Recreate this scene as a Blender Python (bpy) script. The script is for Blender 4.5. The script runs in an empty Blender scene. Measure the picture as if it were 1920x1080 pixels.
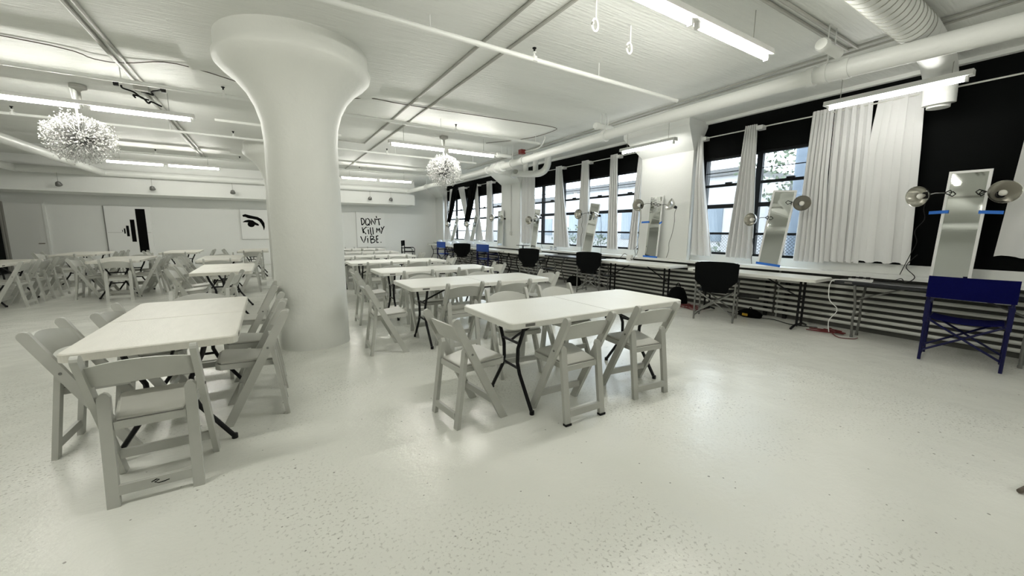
import bpy, math, random
from mathutils import Vector, Matrix, Quaternion
random.seed(7)
S = bpy.context.scene
COL = S.collection
PI = math.pi
# ------------------------------------------------------------------ camera, world, exposure
cd = bpy.data.cameras.new('camera'); cam = bpy.data.objects.new('camera', cd); COL.objects.link(cam)
cd.sensor_fit = 'HORIZONTAL'; cd.sensor_width = 36.0
cd.lens = 729.8 / 1920 * 36.0; cd.clip_start = 0.05; cd.clip_end = 300
yaw, pitch, roll = math.radians(31.99), math.radians(8.44), math.radians(0.382)
cy, sy = math.cos(yaw), math.sin(yaw)
fw = Vector((sy * math.cos(pitch), cy * math.cos(pitch), -math.sin(pitch)))
rt = Vector((cy, -sy, 0)); up = rt.cross(fw)
r2 = rt * math.cos(roll) + up * math.sin(roll); u2 = up * math.cos(roll) - rt * math.sin(roll)
m = Matrix((r2, u2, -fw)).transposed().to_4x4(); m.translation = Vector((0, 0, 1.3637))
cam.matrix_world = m
S.camera = cam
w = bpy.data.worlds.new('world'); S.world = w; w.use_nodes = True
bg = w.node_tree.nodes['Background']; bg.inputs[0].default_value = (0.86, 0.93, 1.0, 1); bg.inputs[1].default_value = 8.0
S.view_settings.view_transform = 'Standard'; S.view_settings.look = 'None'
S.view_settings.gamma = 1.0; S.view_settings.use_curve_mapping = False
S.view_settings.exposure = 0.0
TUBE = 120.0          # strength of the fluorescent tubes

# ------------------------------------------------------------------ materials
def mat(name, col, rough=0.5, metal=0.0, noise=None, bump=None, coat=0.0, trans=0.0, spec=None):
    M = bpy.data.materials.new(name); M.use_nodes = True
    nt = M.node_tree; b = nt.nodes['Principled BSDF']
    b.inputs['Base Color'].default_value = (*col, 1); b.inputs['Roughness'].default_value = rough
    b.inputs['Metallic'].default_value = metal
    if spec is not None: b.inputs['Specular IOR Level'].default_value = spec
    if coat: b.inputs['Coat Weight'].default_value = coat; b.inputs['Coat Roughness'].default_value = 0.12
    if trans: b.inputs['Transmission Weight'].default_value = trans
    if noise or bump:
        tc = nt.nodes.new('ShaderNodeTexCoord')
    if noise:      # (scale, amount, stretch)
        sc, am, st = noise
        mp = nt.nodes.new('ShaderNodeMapping'); mp.inputs['Scale'].default_value = st
        nt.links.new(tc.outputs['Object'], mp.inputs[0])
        n = nt.nodes.new('ShaderNodeTexNoise'); n.inputs['Scale'].default_value = sc; n.inputs['Detail'].default_value = 5
        nt.links.new(mp.outputs[0], n.inputs[0])
        mx = nt.nodes.new('ShaderNodeMix'); mx.data_type = 'RGBA'
        mx.inputs[6].default_value = (*[c * (1 - am) for c in col], 1)
        mx.inputs[7].default_value = (*[min(1, c * (1 + am * .5)) for c in col], 1)
        nt.links.new(n.outputs[0], mx.inputs[0]); nt.links.new(mx.outputs[2], b.inputs['Base Color'])
    if bump:       # (scale, strength, stretch)
        sc, am, st = bump
        mp = nt.nodes.new('ShaderNodeMapping'); mp.inputs['Scale'].default_value = st
        nt.links.new(tc.outputs['Object'], mp.inputs[0])
        n = nt.nodes.new('ShaderNodeTexNoise'); n.inputs['Scale'].default_value = sc; n.inputs['Detail'].default_value = 6
        nt.links.new(mp.outputs[0], n.inputs[0])
        bp = nt.nodes.new('ShaderNodeBump'); bp.inputs['Strength'].default_value = am; bp.inputs['Distance'].default_value = 0.02
        nt.links.new(n.outputs[0], bp.inputs['Height']); nt.links.new(bp.outputs[0], b.inputs['Normal'])
    return M
def emit(name, col, s):
    M = bpy.data.materials.new(name); M.use_nodes = True; nt = M.node_tree
    nt.nodes.remove(nt.nodes['Principled BSDF']); e = nt.nodes.new('ShaderNodeEmission')
    e.inputs[0].default_value = (*col, 1); e.inputs[1].default_value = s
    nt.links.new(e.outputs[0], nt.nodes['Material Output'].inputs[0]); return M
def glass(name):
    M = bpy.data.materials.new(name); M.use_nodes = True; nt = M.node_tree
    nt.nodes.remove(nt.nodes['Principled BSDF'])
    t = nt.nodes.new('ShaderNodeBsdfTransparent'); t.inputs[0].default_value = (.93, .96, .97, 1)
    g = nt.nodes.new('ShaderNodeBsdfGlossy'); g.inputs['Roughness'].default_value = 0.05
    x = nt.nodes.new('ShaderNodeMixShader'); x.inputs[0].default_value = 0.07
    nt.links.new(t.outputs[0], x.inputs[1]); nt.links.new(g.outputs[0], x.inputs[2])
    nt.links.new(x.outputs[0], nt.nodes['Material Output'].inputs[0]); return M
def floor_mat():
    M = bpy.data.materials.new('painted_floor'); M.use_nodes = True; nt = M.node_tree; b = nt.nodes['Principled BSDF']
    L = nt.links.new; N = nt.nodes.new
    tc = N('ShaderNodeTexCoord')
    def noise(sc, det=4, st=(1, 1, 1), rough=.5):
        mp = N('ShaderNodeMapping'); mp.inputs['Scale'].default_value = st; L(tc.outputs['Object'], mp.inputs[0])
        n = N('ShaderNodeTexNoise'); n.inputs['Scale'].default_value = sc; n.inputs['Detail'].default_value = det
        n.inputs['Roughness'].default_value = rough; L(mp.outputs[0], n.inputs[0]); return n.outputs[0]
    def ramp(src, a, c):
        r = N('ShaderNodeMapRange'); r.inputs[1].default_value = a; r.inputs[2].default_value = c; L(src, r.inputs[0]); return r.outputs[0]
    def mul(a, c):
        k = N('ShaderNodeMath'); k.operation = 'MULTIPLY'; L(a, k.inputs[0])
        if isinstance(c, float): k.inputs[1].default_value = c
        else: L(c, k.inputs[1])
        return k.outputs[0]
    def mix(fac, c1, c2):
        x = N('ShaderNodeMix'); x.data_type = 'RGBA'; L(fac, x.inputs[0])
        if isinstance(c1, tuple): x.inputs[6].default_value = (*c1, 1)
        else: L(c1, x.inputs[6])
        x.inputs[7].default_value = (*c2, 1); return x.outputs[2]
    base = mix(ramp(noise(.7, 3), .35, .65), (.86, .865, .81), (.79, .795, .735))
    specks = mul(ramp(noise(60, 3), .57, .66), ramp(noise(.8, 3), .44, .60))
    c = mix(mul(specks, .55), base, (.34, .33, .29))
    dirt = mul(ramp(noise(40, 3, (1, 2.0, 1)), .66, .74), ramp(noise(2.3, 2), .55, .7))
    c = mix(mul(dirt, .5), c, (.30, .28, .24))
    dots = ramp(noise(38, 0), .845, .86)
    c = mix(mul(dots, .7), c, (.16, .15, .13))
    L(c, b.inputs['Base Color'])
    rr = N('ShaderNodeMapRange'); rr.inputs[3].default_value = .07; rr.inputs[4].default_value = .22
    L(noise(2.2, 5), rr.inputs[0]); L(rr.outputs[0], b.inputs['Roughness'])
    b1 = N('ShaderNodeBump'); b1.inputs['Strength'].default_value = .5; b1.inputs['Distance'].default_value = .004
    L(noise(30, 8, (1, 1.6, 1), .62), b1.inputs['Height'])
    b2 = N('ShaderNodeBump'); b2.inputs['Strength'].default_value = .35; b2.inputs['Distance'].default_value = .05
    L(noise(1.6, 3), b2.inputs['Height']); L(b2.outputs[0], b1.inputs['Normal'])
    L(b1.outputs[0], b.inputs['Normal'])
    return M
U = (1, 1, 1)
MT = dict(
    floor=floor_mat(),
    ceil=mat('ceiling_paint', (.80, .81, .775), .55, noise=(1.3, .06, (1, 6, 1)), bump=(9, .5, (.4, 4, 1))),
    wall=mat('wall_paint', (.82, .83, .80), .6, noise=(2, .03, U), bump=(30, .12, U)),
    col=mat('column_paint', (.80, .81, .765), .5, noise=(2.5, .05, U), bump=(18, .18, U)),
    black=mat('black_paint', (.0025, .003, .003), .85, spec=.1),
    frame=mat('black_window_steel', (.005, .006, .007), .5, spec=.2),
    pipe=mat('white_pipe_paint', (.82, .83, .80), .4, bump=(25, .15, U)),
    cond=mat('conduit_grey', (.42, .42, .385), .45),
    wire=mat('dark_wire', (.10, .085, .07), .5),
    chair=mat('white_resin', (.50, .505, .465), .42, noise=(9, .10, U)),
    pad=mat('vinyl_pad', (.50, .50, .455), .35, noise=(5, .10, U)),
    seam=mat('pad_seam', (.16, .155, .14), .6),
    top=mat('table_plastic', (.80, .80, .745), .38, noise=(4, .05, U), bump=(120, .12, U)),
    worn=mat('worn_table_plastic', (.70, .685, .615), .42, noise=(6, .10, (1, 4, 1)), bump=(120, .12, U)),
    steel=mat('black_steel', (.004, .004, .005), .4, spec=.25),
    grey=mat('grey_steel', (.20, .20, .19), .35, metal=.7),
    btop=mat('black_plastic_top', (.012, .013, .016), .28),
    fabric=mat('black_canvas', (.0025, .003, .003), .9, spec=.1),
    blue=mat('blue_canvas', (.0012, .002, .055), .85, noise=(60, .2, U), spec=.1),
    bluef=mat('blue_frame', (.0012, .002, .045), .4, spec=.25),
    bluel=mat('bright_blue_canvas', (.010, .05, .26), .75),
    tape=mat('blue_tape', (.02, .16, .62), .6),
    curt=mat('white_curtain', (.77, .77, .76), .8, bump=(60, .1, U)),
    mirror=mat('mirror_glass', (.62, .64, .62), .03, metal=1.0),
    mframe=mat('white_frame', (.84, .84, .82), .4),
    alu=mat('aluminium_reflector', (.62, .61, .57), .22, metal=1.0),
    bulb=mat('white_bulb', (.85, .83, .76), .3),
    cord=mat('black_cord', (.006, .006, .006), .5, spec=.25),
    wcord=mat('white_cord', (.8, .8, .78), .5),
    red=mat('red_cord', (.11, .009, .009), .5),
    redbox=mat('red_alarm', (.22, .015, .012), .4),
    canvas=mat('white_canvas', (.84, .845, .82), .6),
    ink=mat('black_ink', (.002, .002, .002), .8, spec=.1),
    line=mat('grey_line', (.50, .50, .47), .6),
    door=mat('door_paint', (.74, .745, .71), .45),
    trimg=mat('grey_trim', (.22, .215, .19), .5),
    brass=mat('knob_metal', (.18, .15, .11), .35, metal=.8),
    rad=mat('radiator_paint', (.66, .66, .62), .4),
    gap_shade=mat('radiator_gap_shade', (.10, .10, .09), .7),  # dark tone stands in for shade behind the tubes
    tube=emit('lit_tube', (1.0, .985, .91), TUBE),
    tube1=emit('lit_single_tube', (1.0, .985, .93), TUBE * .3),
    crystal=mat('crystal_spray', (.62, .62, .60), .15),
    chrome=mat('chrome', (.6, .6, .6), .12, metal=1.0),
    glass=glass('window_glass'),
    bag=mat('clear_plastic_bag', (.75, .80, .86), .2),
    yellow=mat('yellow_tag', (.55, .33, .02), .5),
    brickf=mat('far_facade', (.36, .36, .365), .8, noise=(3, .2, U)),
    roofd=mat('far_roof', (.10, .10, .10), .8),
    fglass=mat('far_glass', (.12, .15, .18), .2),
    asph=mat('pavement', (.13, .13, .13), .9, noise=(2, .2, U)),
    leaf=mat('leaves', (.08, .11, .065), .6, noise=(4, .4, U)),
    bark=mat('bark', (.12, .10, .08), .8),
    conc=mat('concrete_post', (.12, .15, .19), .8),
    mesh=mat('fence_wire', (.06, .065, .07), .5, metal=.4),
)
# ------------------------------------------------------------------ mesh helpers
class MB:
    def __init__(s): s.v = []; s.f = []
    def add(s, vs, fs):
        o = len(s.v); s.v += [tuple(v) for v in vs]; s.f += [tuple(i + o for i in f) for f in fs]; return s
    def box(s, a, b):
        x0, y0, z0 = a; x1, y1, z1 = b
        return s.add([(x0, y0, z0), (x1, y0, z0), (x1, y1, z0), (x0, y1, z0), (x0, y0, z1), (x1, y0, z1), (x1, y1, z1), (x0, y1, z1)],
                     [(0, 3, 2, 1), (4, 5, 6, 7), (0, 1, 5, 4), (1, 2, 6, 5), (2, 3, 7, 6), (3, 0, 4, 7)])
    def prism(s, pts, axis, a, b):       # 2D outline extruded along an axis
        n = len(pts)
        def P(p, t): return {'x': (t, p[0], p[1]), 'y': (p[0], t, p[1]), 'z': (p[0], p[1], t)}[axis]
        vs = [P(p, a) for p in pts] + [P(p, b) for p in pts]
        fs = [tuple(range(n))[::-1], tuple(range(n, 2 * n))] + [(i, (i + 1) % n, n + (i + 1) % n, n + i) for i in range(n)]
        return s.add(vs, fs)
    def tube(s, pts, r, n=8, caps=True):
        pts = [Vector(p) for p in pts]; rs = r if isinstance(r, (list, tuple)) else [r] * len(pts)
        t0 = (pts[1] - pts[0]).normalized()
        a = t0.cross(Vector((0, 0, 1)));
        if a.length < 1e-3: a = t0.cross(Vector((1, 0, 0)))
        a.normalize(); vs = []
        for i, p in enumerate(pts):
            if i == 0: t = t0
            elif i == len(pts) - 1: t = (pts[i] - pts[i - 1]).normalized()
            else: t = ((pts[i] - pts[i - 1]).normalized() + (pts[i + 1] - pts[i]).normalized()).normalized()
            a = (a - t * a.dot(t)).normalized(); b = t.cross(a)
            for k in range(n):
                th = 2 * PI * k / n; vs.append(p + (a * math.cos(th) + b * math.sin(th)) * rs[i])
        fs = []
        for i in range(len(pts) - 1):
            for k in range(n):
                k2 = (k + 1) % n; fs.append((i * n + k, i * n + k2, (i + 1) * n + k2, (i + 1) * n + k))
        if caps:
            fs.append(tuple(range(n))[::-1]); e = (len(pts) - 1) * n; fs.append(tuple(range(e, e + n)))
        return s.add(vs, fs)
    def lathe(s, prof, n=24, M=None, cap=True):
        vs = []; fs = []
        for (r, z) in prof:
            for k in range(n):
                v = Vector((r * math.cos(2 * PI * k / n), r * math.sin(2 * PI * k / n), z)); vs.append(M @ v if M else v)
        for i in range(len(prof) - 1):
            for k in range(n):
                k2 = (k + 1) % n; fs.append((i * n + k, i * n + k2, (i + 1) * n + k2, (i + 1) * n + k))
        if cap and prof[0][0] > 1e-4: fs.append(tuple(range(n))[::-1])
        if cap and prof[-1][0] > 1e-4: fs.append(tuple(range((len(prof) - 1) * n, len(prof) * n)))
        return s.add(vs, fs)
    def mesh(s, name, m, smooth=False):
        me = bpy.data.meshes.new(name); me.from_pydata(s.v, [], s.f); me.update()
        me.materials.append(MT[m])
        if smooth:
            for p in me.polygons: p.use_smooth = True
            try: me.set_sharp_from_angle(angle=math.radians(40))
            except Exception: pass
        return me
    def build(s, name, m, parent=None, smooth=False):
        return ob(name, s.mesh(name, m, smooth), parent)
def ob(name, me, parent=None, loc=None):
    o = bpy.data.objects.new(name, me); COL.objects.link(o)
    if parent: o.parent = parent
    if loc: o.location = loc
    return o
def tag(o, label, cat, group=None):
    o['label'] = label; o['category'] = cat
    if group: o['group'] = group
    return o
def thing(name, label, cat, loc=(0, 0, 0), rz=0.0, group=None):
    o = ob(name, None); o.location = loc; o.rotation_euler = (0, 0, rz); o.empty_display_size = .1
    return tag(o, label, cat, group)
def struct(o): o['kind'] = 'structure'; return o
KIDS = {}
def dup(root, loc, rz, label, group=None):
    r = root.copy(); COL.objects.link(r); r.location = loc; r.rotation_euler = (0, 0, rz); r['label'] = label
    if group: r['group'] = group
    def rec(src, dst):
        for ch in KIDS.setdefault(src.name, list(src.children)):
            c = ch.copy(); COL.objects.link(c); c.parent = dst; rec(ch, c)
    rec(root, r); return r
def smooth_path(pts, n=6):          # Catmull-Rom through the points
    pts = [Vector(p) for p in pts]; out = []
    for i in range(len(pts) - 1):
        p0 = pts[max(i - 1, 0)]; p1 = pts[i]; p2 = pts[i + 1]; p3 = pts[min(i + 2, len(pts) - 1)]
        for k in range(n):
            t = k / n
            out.append(.5 * ((2 * p1) + (p2 - p0) * t + (2 * p0 - 5 * p1 + 4 * p2 - p3) * t * t + (3 * p1 - p0 - 3 * p2 + p3) * t ** 3))
    out.append(pts[-1]); return out
def rrect(x0, y0, x1, y1, r, n=5):
    out = []
    for cx, cyy, a in ((x1 - r, y1 - r, 0), (x0 + r, y1 - r, 90), (x0 + r, y0 + r, 180), (x1 - r, y0 + r, 270)):
        for k in range(n + 1):
            t = math.radians(a + 90 * k / n); out.append((cx + r * math.cos(t), cyy + r * math.sin(t)))
    return out
# ------------------------------------------------------------------ room shell
ZC = 3.34; XW = 7.0; YB = 17.85; XL = -6.55; YF = -6.0
struct(MB().box((XL - .2, YF - .2, -.2), (XW + .25, YB + .2, 0)).build('floor', 'floor'))
ce = struct(MB().box((XL - .2, YF - .2, ZC), (XW + .25, YB + .2, ZC + .25)).build('ceiling', 'ceil'))
MB().box((-.66, 3.3, ZC - .04), (1.48, 7.0, ZC + .01)).build('drop_panel', 'ceil', ce)
MB().box((-.66, 9.2, ZC - .04), (1.48, 13.0, ZC + .01)).build('drop_panel', 'ceil', ce)
bw = struct(MB().box((XL - .2, YB, 0), (XW + .25, YB + .2, ZC)).build('wall_back', 'wall'))
MB().box((XL, 16.45, 2.38), (5.4, YB, ZC)).build('soffit', 'wall', bw)
struct(MB().box((XL - .2, YF, 0), (XL, YB, ZC)).build('wall_left', 'wall'))
struct(MB().box((XL - .2, YF - .2, 0), (XW + .25, YF, ZC)).build('wall_front', 'wall'))
wr = struct(MB().box((XW, YF, 0), (XW + .25, YB, .95)).build('wall_right', 'wall'))
MB().box((6.7, YF, .775), (XW, YB, .82)).build('ledge', 'wall', wr)
MB().box((XW, YF, 2.69), (XW + .25, YB, ZC)).build('header_panel', 'black', wr)
MB().box((XW, YF, .95), (XW + .25, 2.5, 2.69)).build('blackout_panel', 'black', wr)
MB().box((6.93, YF, 3.29), (XW, YB, ZC)).build('edge_beam', 'wall', wr)
def pier(y0, y1):
    b = MB()
    X0 = 6.86
    b.box((X0, y0, .82), (XW + .25, y1, 2.86))
    q = [(X0, y0, 2.86), (X0, y1, 2.86), (XW + .2, y1, 2.86), (XW + .2, y0, 2.86),
         (X0 - .42, y0 - .16, 3.24), (X0 - .42, y1 + .16, 3.24), (XW + .2, y1 + .16, 3.24), (XW + .2, y0 - .16, 3.24)]
    b.add(q, [(0, 1, 5, 4), (1, 2, 6, 5), (2, 3, 7, 6), (3, 0, 4, 7)])
    b.box((X0 - .42, y0 - .16, 3.24), (XW + .2, y1 + .16, ZC))
    return b.build('pier', 'wall', wr)
pier(4.62, 5.8); pier(10.55, 11.7); pier(16.95, YB)
# columns (mushroom capitals)
def column(x, y, plinth, label):
    r = .385
    prof = [(r + .005, 0), (r, .06), (r - .01, 1.2), (r - .015, 2.3), (r + .0, 2.5), (.43, 2.66), (.50, 2.80), (.60, 2.92), (.70, 3.0), (.755, 3.06), (.765, 3.11), (.74, 3.16), (.735, ZC - .035)]
    t = thing('column', label, 'column', (x, y, 0)); t['kind'] = 'structure'
    MB().lathe(prof, 64).build('shaft', 'col', t, True)
    if plinth:
        MB().box((-.62, -.62, 0), (.62, .62, .06)).build('plinth', 'col', t)
        MB().box((-.50, -.50, .06), (.50, .50, .15)).build('plinth_step', 'col', t)
column(.41, 5.18, False, 'thick round white column with flared mushroom capital nearest the camera')
column(.41, 11.1, True, 'farther white mushroom column standing on a square plinth behind the near column')
# windows
WN = [0]
def window(y0, y1, glassed=True):
    WN[0] += 1
    t = struct(ob('window_%d' % WN[0], None)); t.location = (XW + .04, (y0 + y1) / 2, 0)
    hw = (y1 - y0) / 2; f = .045
    b = MB()
    b.box((0, -hw, .95), (.07, -hw + f, 2.69)); b.box((0, hw - f, .95), (.07, hw, 2.69))
    b.box((0, -hw + f, .95), (.07, hw - f, .99)); b.box((0, -hw + f, 2.65), (.07, hw - f, 2.69))
    b.build('window_frame', 'frame', t)
    for z, h in ((1.33, .04), (1.82, .07), (2.19, .045)):
        MB().box((.01, -hw + f, z - h / 2), (.06, hw - f, z + h / 2)).build('sash_rail', 'frame', t)
    MB().box((-.015, -.06, 2.20), (.012, .06, 2.235)).build('sash_lock', 'frame', t)
    zs = [.99, 1.31, 1.785, 2.1675, 2.65]; za = [1.31, 1.785, 2.1675, 2.65]; zb = [.99, 1.35, 1.855, 2.2125]
    for a, c in zip(zb, za):
        MB().box((.03, -hw + f, a), (.036, hw - f, c)).build('pane', 'glass', t)
    for z in (2.42,):
        MB().box((.022, -hw + f, z - .006), (.044, hw - f, z + .006)).build('glazing_bar', 'frame', t)
for k in range(2): window(4.56 - .06 - .98 * (k + 1), 4.56 - .06 - .98 * k)
for k in range(5): window(5.78 + .95 * k, 5.78 + .95 * (k + 1))
for k in range(5): window(11.7 + 1.05 * k, 11.7 + 1.05 * (k + 1))
MB().box((XW, 4.5, .95), (XW + .25, 4.66, 2.69)).build('jamb', 'frame', wr)
# back wall door, left doorway
d = struct(ob('door_1', None)); d.location = (-6.15, YB, 0)
MB().box((-.40, -.03, .01), (.40, .0, 2.08)).build('door_panel', 'door', d)
fb = MB(); fb.box((.40, -.05, 0), (.46, 0, 2.14)); fb.box((-.40, -.05, 2.08), (.40, 0, 2.14)); fb.build('door_frame', 'wall', d)
MB().tube([(.33, -.03, .87), (.33, -.08, .87)], .012).tube([(.33, -.08, .87), (.22, -.085, .87)], .011).build('door_handle', 'brass', d, True)
d = struct(ob('door_2', None)); d.location = (XL, 17.0, 0)
MB().box((0, -.75, .01), (.05, .42, 2.06)).build('door_panel', 'black', d)
for y in (.44, .58): MB().box((0, y, 0), (.07, y + .10, 2.1)).build('door_trim', 'trimg', d)
# ------------------------------------------------------------------ outside the windows
tag(MB().box((7.3, -30, -.5), (60, 60, -.3)).build('pavement', 'asph'), 'grey street pavement outside the windows', 'pavement')['kind'] = 'structure'
def facade(y0, y1, x, h, label):
    t = thing('building', label, 'building', (x, (y0 + y1) / 2, -.3)); hw = (y1 - y0) / 2
    MB().box((0, -hw, 0), (6, hw, h)).build('wall', 'brickf', t)
    MB().box((-.15, -hw, h), (6, hw, h + .3)).build('cornice', 'roofd', t)
    y = -hw + .8
    wm = MB().box((-.04, 0, 0), (.0, 1.3, 1.6)).mesh('window', 'fglass')
    while y < hw - 1.6:
        z = 1.2
        while z < h - 1.8:
            ob('window', wm, t, (0, y, z)); z += 2.9
        y += 2.4
facade(-2, 9, 21, 3.6, 'low pale building across the street seen through the near windows')
facade(9.6, 22, 18, 4.2, 'pale building across the street seen through the middle windows')
facade(23, 44, 24, 4.6, 'long pale building across the street beyond the far windows')
tag(MB().tube([(10.6, 4.25, -.3), (10.6, 4.25, 7)], .24, 12).build('street_post', 'conc', None, True), 'thick bluish post standing outside the second near window', 'post')
def leaves(c, r, n, seed):
    R = random.Random(seed); b = MB()
    for _ in range(n):
        v = Vector((R.gauss(0, 1), R.gauss(0, 1), R.gauss(0, 1))).normalized() * (r * R.random() ** .4)
        q = Quaternion((R.random() - .5, R.random() - .5, R.random() - .5, R.random() - .5)).normalized(); s = R.uniform(.05, .11)
        p = Vector(c) + Vector((v.x, v.y * 1.3, v.z * .8))
        b.add([p + q @ Vector(k) * s for k in ((-.5, 0, 0), (0, -1, .1), (.5, 0, 0), (0, 1, .1))], [(0, 1, 2, 3)])
    return b
for i, (x, y, r, z, lab) in enumerate(((13, 5.2, 1.5, 3.0, 'leafy tree outside the near windows beside the bluish post'), (12.5, 14.0, 1.3, .6, 'low leafy bush outside the middle windows'), (11.5, 7.3, 1.0, .3, 'low green bush outside the leftmost near window'))):
    t = thing('street_tree' if r > 1.4 else 'street_bush', lab, 'tree' if r > 1.4 else 'bush', (x, y, -.3))
    o = leaves((0, 0, z + .3), r, 700, i).build('foliage', 'leaf', t); o['kind'] = 'stuff'
    MB().tube([(0, 0, 0), (.05, .05, z + .3)], [.09, .03], 8).build('trunk', 'bark', t, True)
fb = MB()
def fence(b, y0, y1, z0, z1, x, s=.055, t=.004):
    h = z1 - z0; y = y0 - h
    while y < y1:
        for sg in (1, -1):
            a = Vector((x, y if sg > 0 else y + h, z0)); c = Vector((x, y + h if sg > 0 else y, z1))
            if a.y >= y0 - .0 and a.y <= y1 and c.y >= y0 and c.y <= y1:
                b.add([a + Vector((0, -t, 0)), a + Vector((0, t, 0)), c + Vector((0, t, 0)), c + Vector((0, -t, 0)), a + Vector((t, 0, 0)), c + Vector((t, 0, 0))],
                      [(0, 1, 2, 3), (0, 4, 5, 3), (1, 2, 5, 4)])
        y += s
fence(fb, 2.3, 4.7, .86, 1.32, 7.257); fence(fb, 5.7, 10.6, .86, 1.32, 7.257); fence(fb, 11.6, 17.0, .86, 1.32, 7.257)
fo = fb.build('wire_guard', 'mesh'); fo['kind'] = 'stuff'; tag(fo, 'diamond wire mesh guard outside the lowest window panes', 'wire mesh')
# ------------------------------------------------------------------ ceiling services
def pipe_thing(name, label, cat, pts, r, m='pipe', n=12, parts=None):
    o = MB().tube(pts, r, n).build(name, m, None, True); return tag(o, label, cat)
t = thing('main_pipe', 'large insulated white pipe running above the window side', 'pipe', (5.05, 0, 2.92))
def mz(y): return .02 + (.06 * (y - .3) / 1.7 if y < 2 else .06 if y < 4 else .06 - .08 * (y - 4) / 4 if y < 8 else -.02 - .02 * (y - 8) / 8)
MB().tube([(0, y, mz(y)) for y in (-3, -1, .3, 1.2, 2.0)], .09, 20).build('pipe_sleeve', 'pipe', t, True)
MB().tube([(0, y, mz(y)) for y in (2.0, 3, 4, 5, 6, 7, 8, 9.0)], .078, 20).build('pipe_body', 'pipe', t, True)
MB().tube([(0, y, mz(y)) for y in (9.0, 12, 16.2)], .075, 16).build('pipe_body', 'pipe', t, True)
for y in (.2, 1.75, 2.05, 7.6, 9.3): MB().tube([(0, y, mz(y)), (0, y + .06, mz(y))], .097, 20).build('pipe_band', 'pipe', t, True)
for y in (8.55, 8.85): MB().tube([(0, y, mz(y)), (0, y + .16, mz(y))], .125, 16).build('coupling', 'pipe', t, True)
for y in (-.5, 1.95, 5.1, 8.1, 11, 14):
    hr = MB().tube([(0, y, .06), (0, y, ZC - 2.92)], .009, 6).build('hanger_rod', 'pipe', t)
    MB().tube([(0, y - .02, mz(y)), (0, y + .02, mz(y))], .10, 20).build('hanger_ring', 'pipe', hr, True)
pipe_thing('back_pipe', 'white pipe running across the far end wall', 'pipe', [(-5.6, 16.25, 2.95), (5.05, 16.2, 2.95)], .10, n=16)
pipe_thing('side_pipe', 'white pipe at left running away to the end wall pipe', 'pipe', [(-3.95, -2, 2.95), (-3.95, 16.2, 2.95)], .095, n=16)
pipe_thing('side_pipe', 'short white pipe in the far left corner beyond the other', 'pipe', [(-5.68, 10, 2.95), (-5.68, 16.45, 2.95)], .095, n=16)
U1 = smooth_path([(6.0, 7.96, 3.2), (6.0, 8.0, 2.95), (6.0, 8.2, 2.82), (6.0, 8.6, 2.82), (6.0, 9.7, 2.96), (6.0, 10.3, 3.06)], 5)
t = thing('branch_pipe', 'fat white curved branch pipe by the window wall above the wide curtain', 'pipe')
MB().tube(U1, .085, 14).build('pipe_body', 'pipe', t, True)
for y, z in ((8.5, 2.83), (8.95, 2.88)): MB().tube([(6.0, y, z), (6.0, y, ZC)], .07, 12).build('riser', 'pipe', t, True)
MB().tube([(6.0, 9.55, 2.92), (6.0, 9.7, 2.95)], .12, 14).build('flange', 'pipe', t, True)
MB().tube([(5.86, 9.3, 2.95), (5.94, 9.3, 2.95)], .06, 12).build('valve_wheel', 'cond', t, True)
# spiral duct with elbow into the wall
t = thing('spiral_duct', 'ribbed white spiral air duct at upper right turning down to the wall', 'duct', (0, 1.32, 3.195))
MB().tube([(2.0, 0, 0), (5.25, 0, 0)], .135, 24).build('duct_body', 'pipe', t, True)
rib = MB().tube([(-.004, 0, 0), (.004, 0, 0)], .140, 24).mesh('duct_rib', 'cond', True)
for k in range(22): ob('duct_rib', rib, t, (3.0 + k * .1, 0, 0))
MB().tube(smooth_path([(5.25, 0, 0), (6.0, .05, 0), (6.45, .1, -.04), (6.66, .12, -.18), (6.70, .12, -.36)], 5), [.135] * 8 + [.14] * 13, 20).build('elbow', 'pipe', t, True)
MB().tube([(6.70, .12, -.30), (6.70, .12, -.40)], .10, 16).build('nozzle', 'pipe', t, True)
# conduits on the ceiling
def conduit(label, pts, r=.014): return tag(MB().tube(pts, r, 8).build('conduit', 'cond', None, True), label, 'conduit')
conduit('left of two long grey conduits running away across the ceiling', [(2.1, -2, ZC - .015), (2.06, 9.75, ZC - .015)], .016)
conduit('right of two long grey conduits running away across the ceiling', [(2.42, -2, ZC - .015), (2.33, 14.3, ZC - .015)], .016)
conduit('cross conduit at the end of the left long conduit', [(2.06, 9.75, ZC - .015), (.6, 9.7, ZC - .015)], .012)
conduit('left of the paired conduits on the left ceiling', [(-1.36, -2, ZC - .02), (-1.38, 14.2, ZC - .02)], .022)
conduit('right of the paired conduits on the left ceiling', [(-1.28, -2, ZC - .02), (-1.30, 14.2, ZC - .02)], .016)
conduit('upper conduit beside the main window pipe', [(5.38, -2, ZC - .02), (5.6, 9, ZC - .02), (5.6, 12, ZC - .02)], .012)
conduit('lower conduit beside the main window pipe', [(5.52, -2, ZC - .02), (5.74, 9, ZC - .02), (5.74, 12, ZC - .02)], .012)
conduit('left of twin conduits crossing at upper right', [(1.0, 1.98, ZC - .02), (5.5, 1.95, ZC - .02)], .016)
conduit('right of twin conduits crossing at upper right', [(1.0, 1.90, ZC - .02), (5.5, 1.87, ZC - .02)], .016)
def wire(label, pts): return tag(MB().tube(smooth_path(pts, 5), .006, 6).build('ceiling_wire', 'wire', None, True), label, 'wire')
wire('thin dark wire sagging along the left ceiling', [(-6, 6.6, 3.33), (-2.2, 6.54, 3.33), (-1.56, 6.74, 3.31), (-1.29, 6.69, 3.31), (-.78, 6.45, 3.33), (.0, 6.5, 3.22)])
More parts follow.
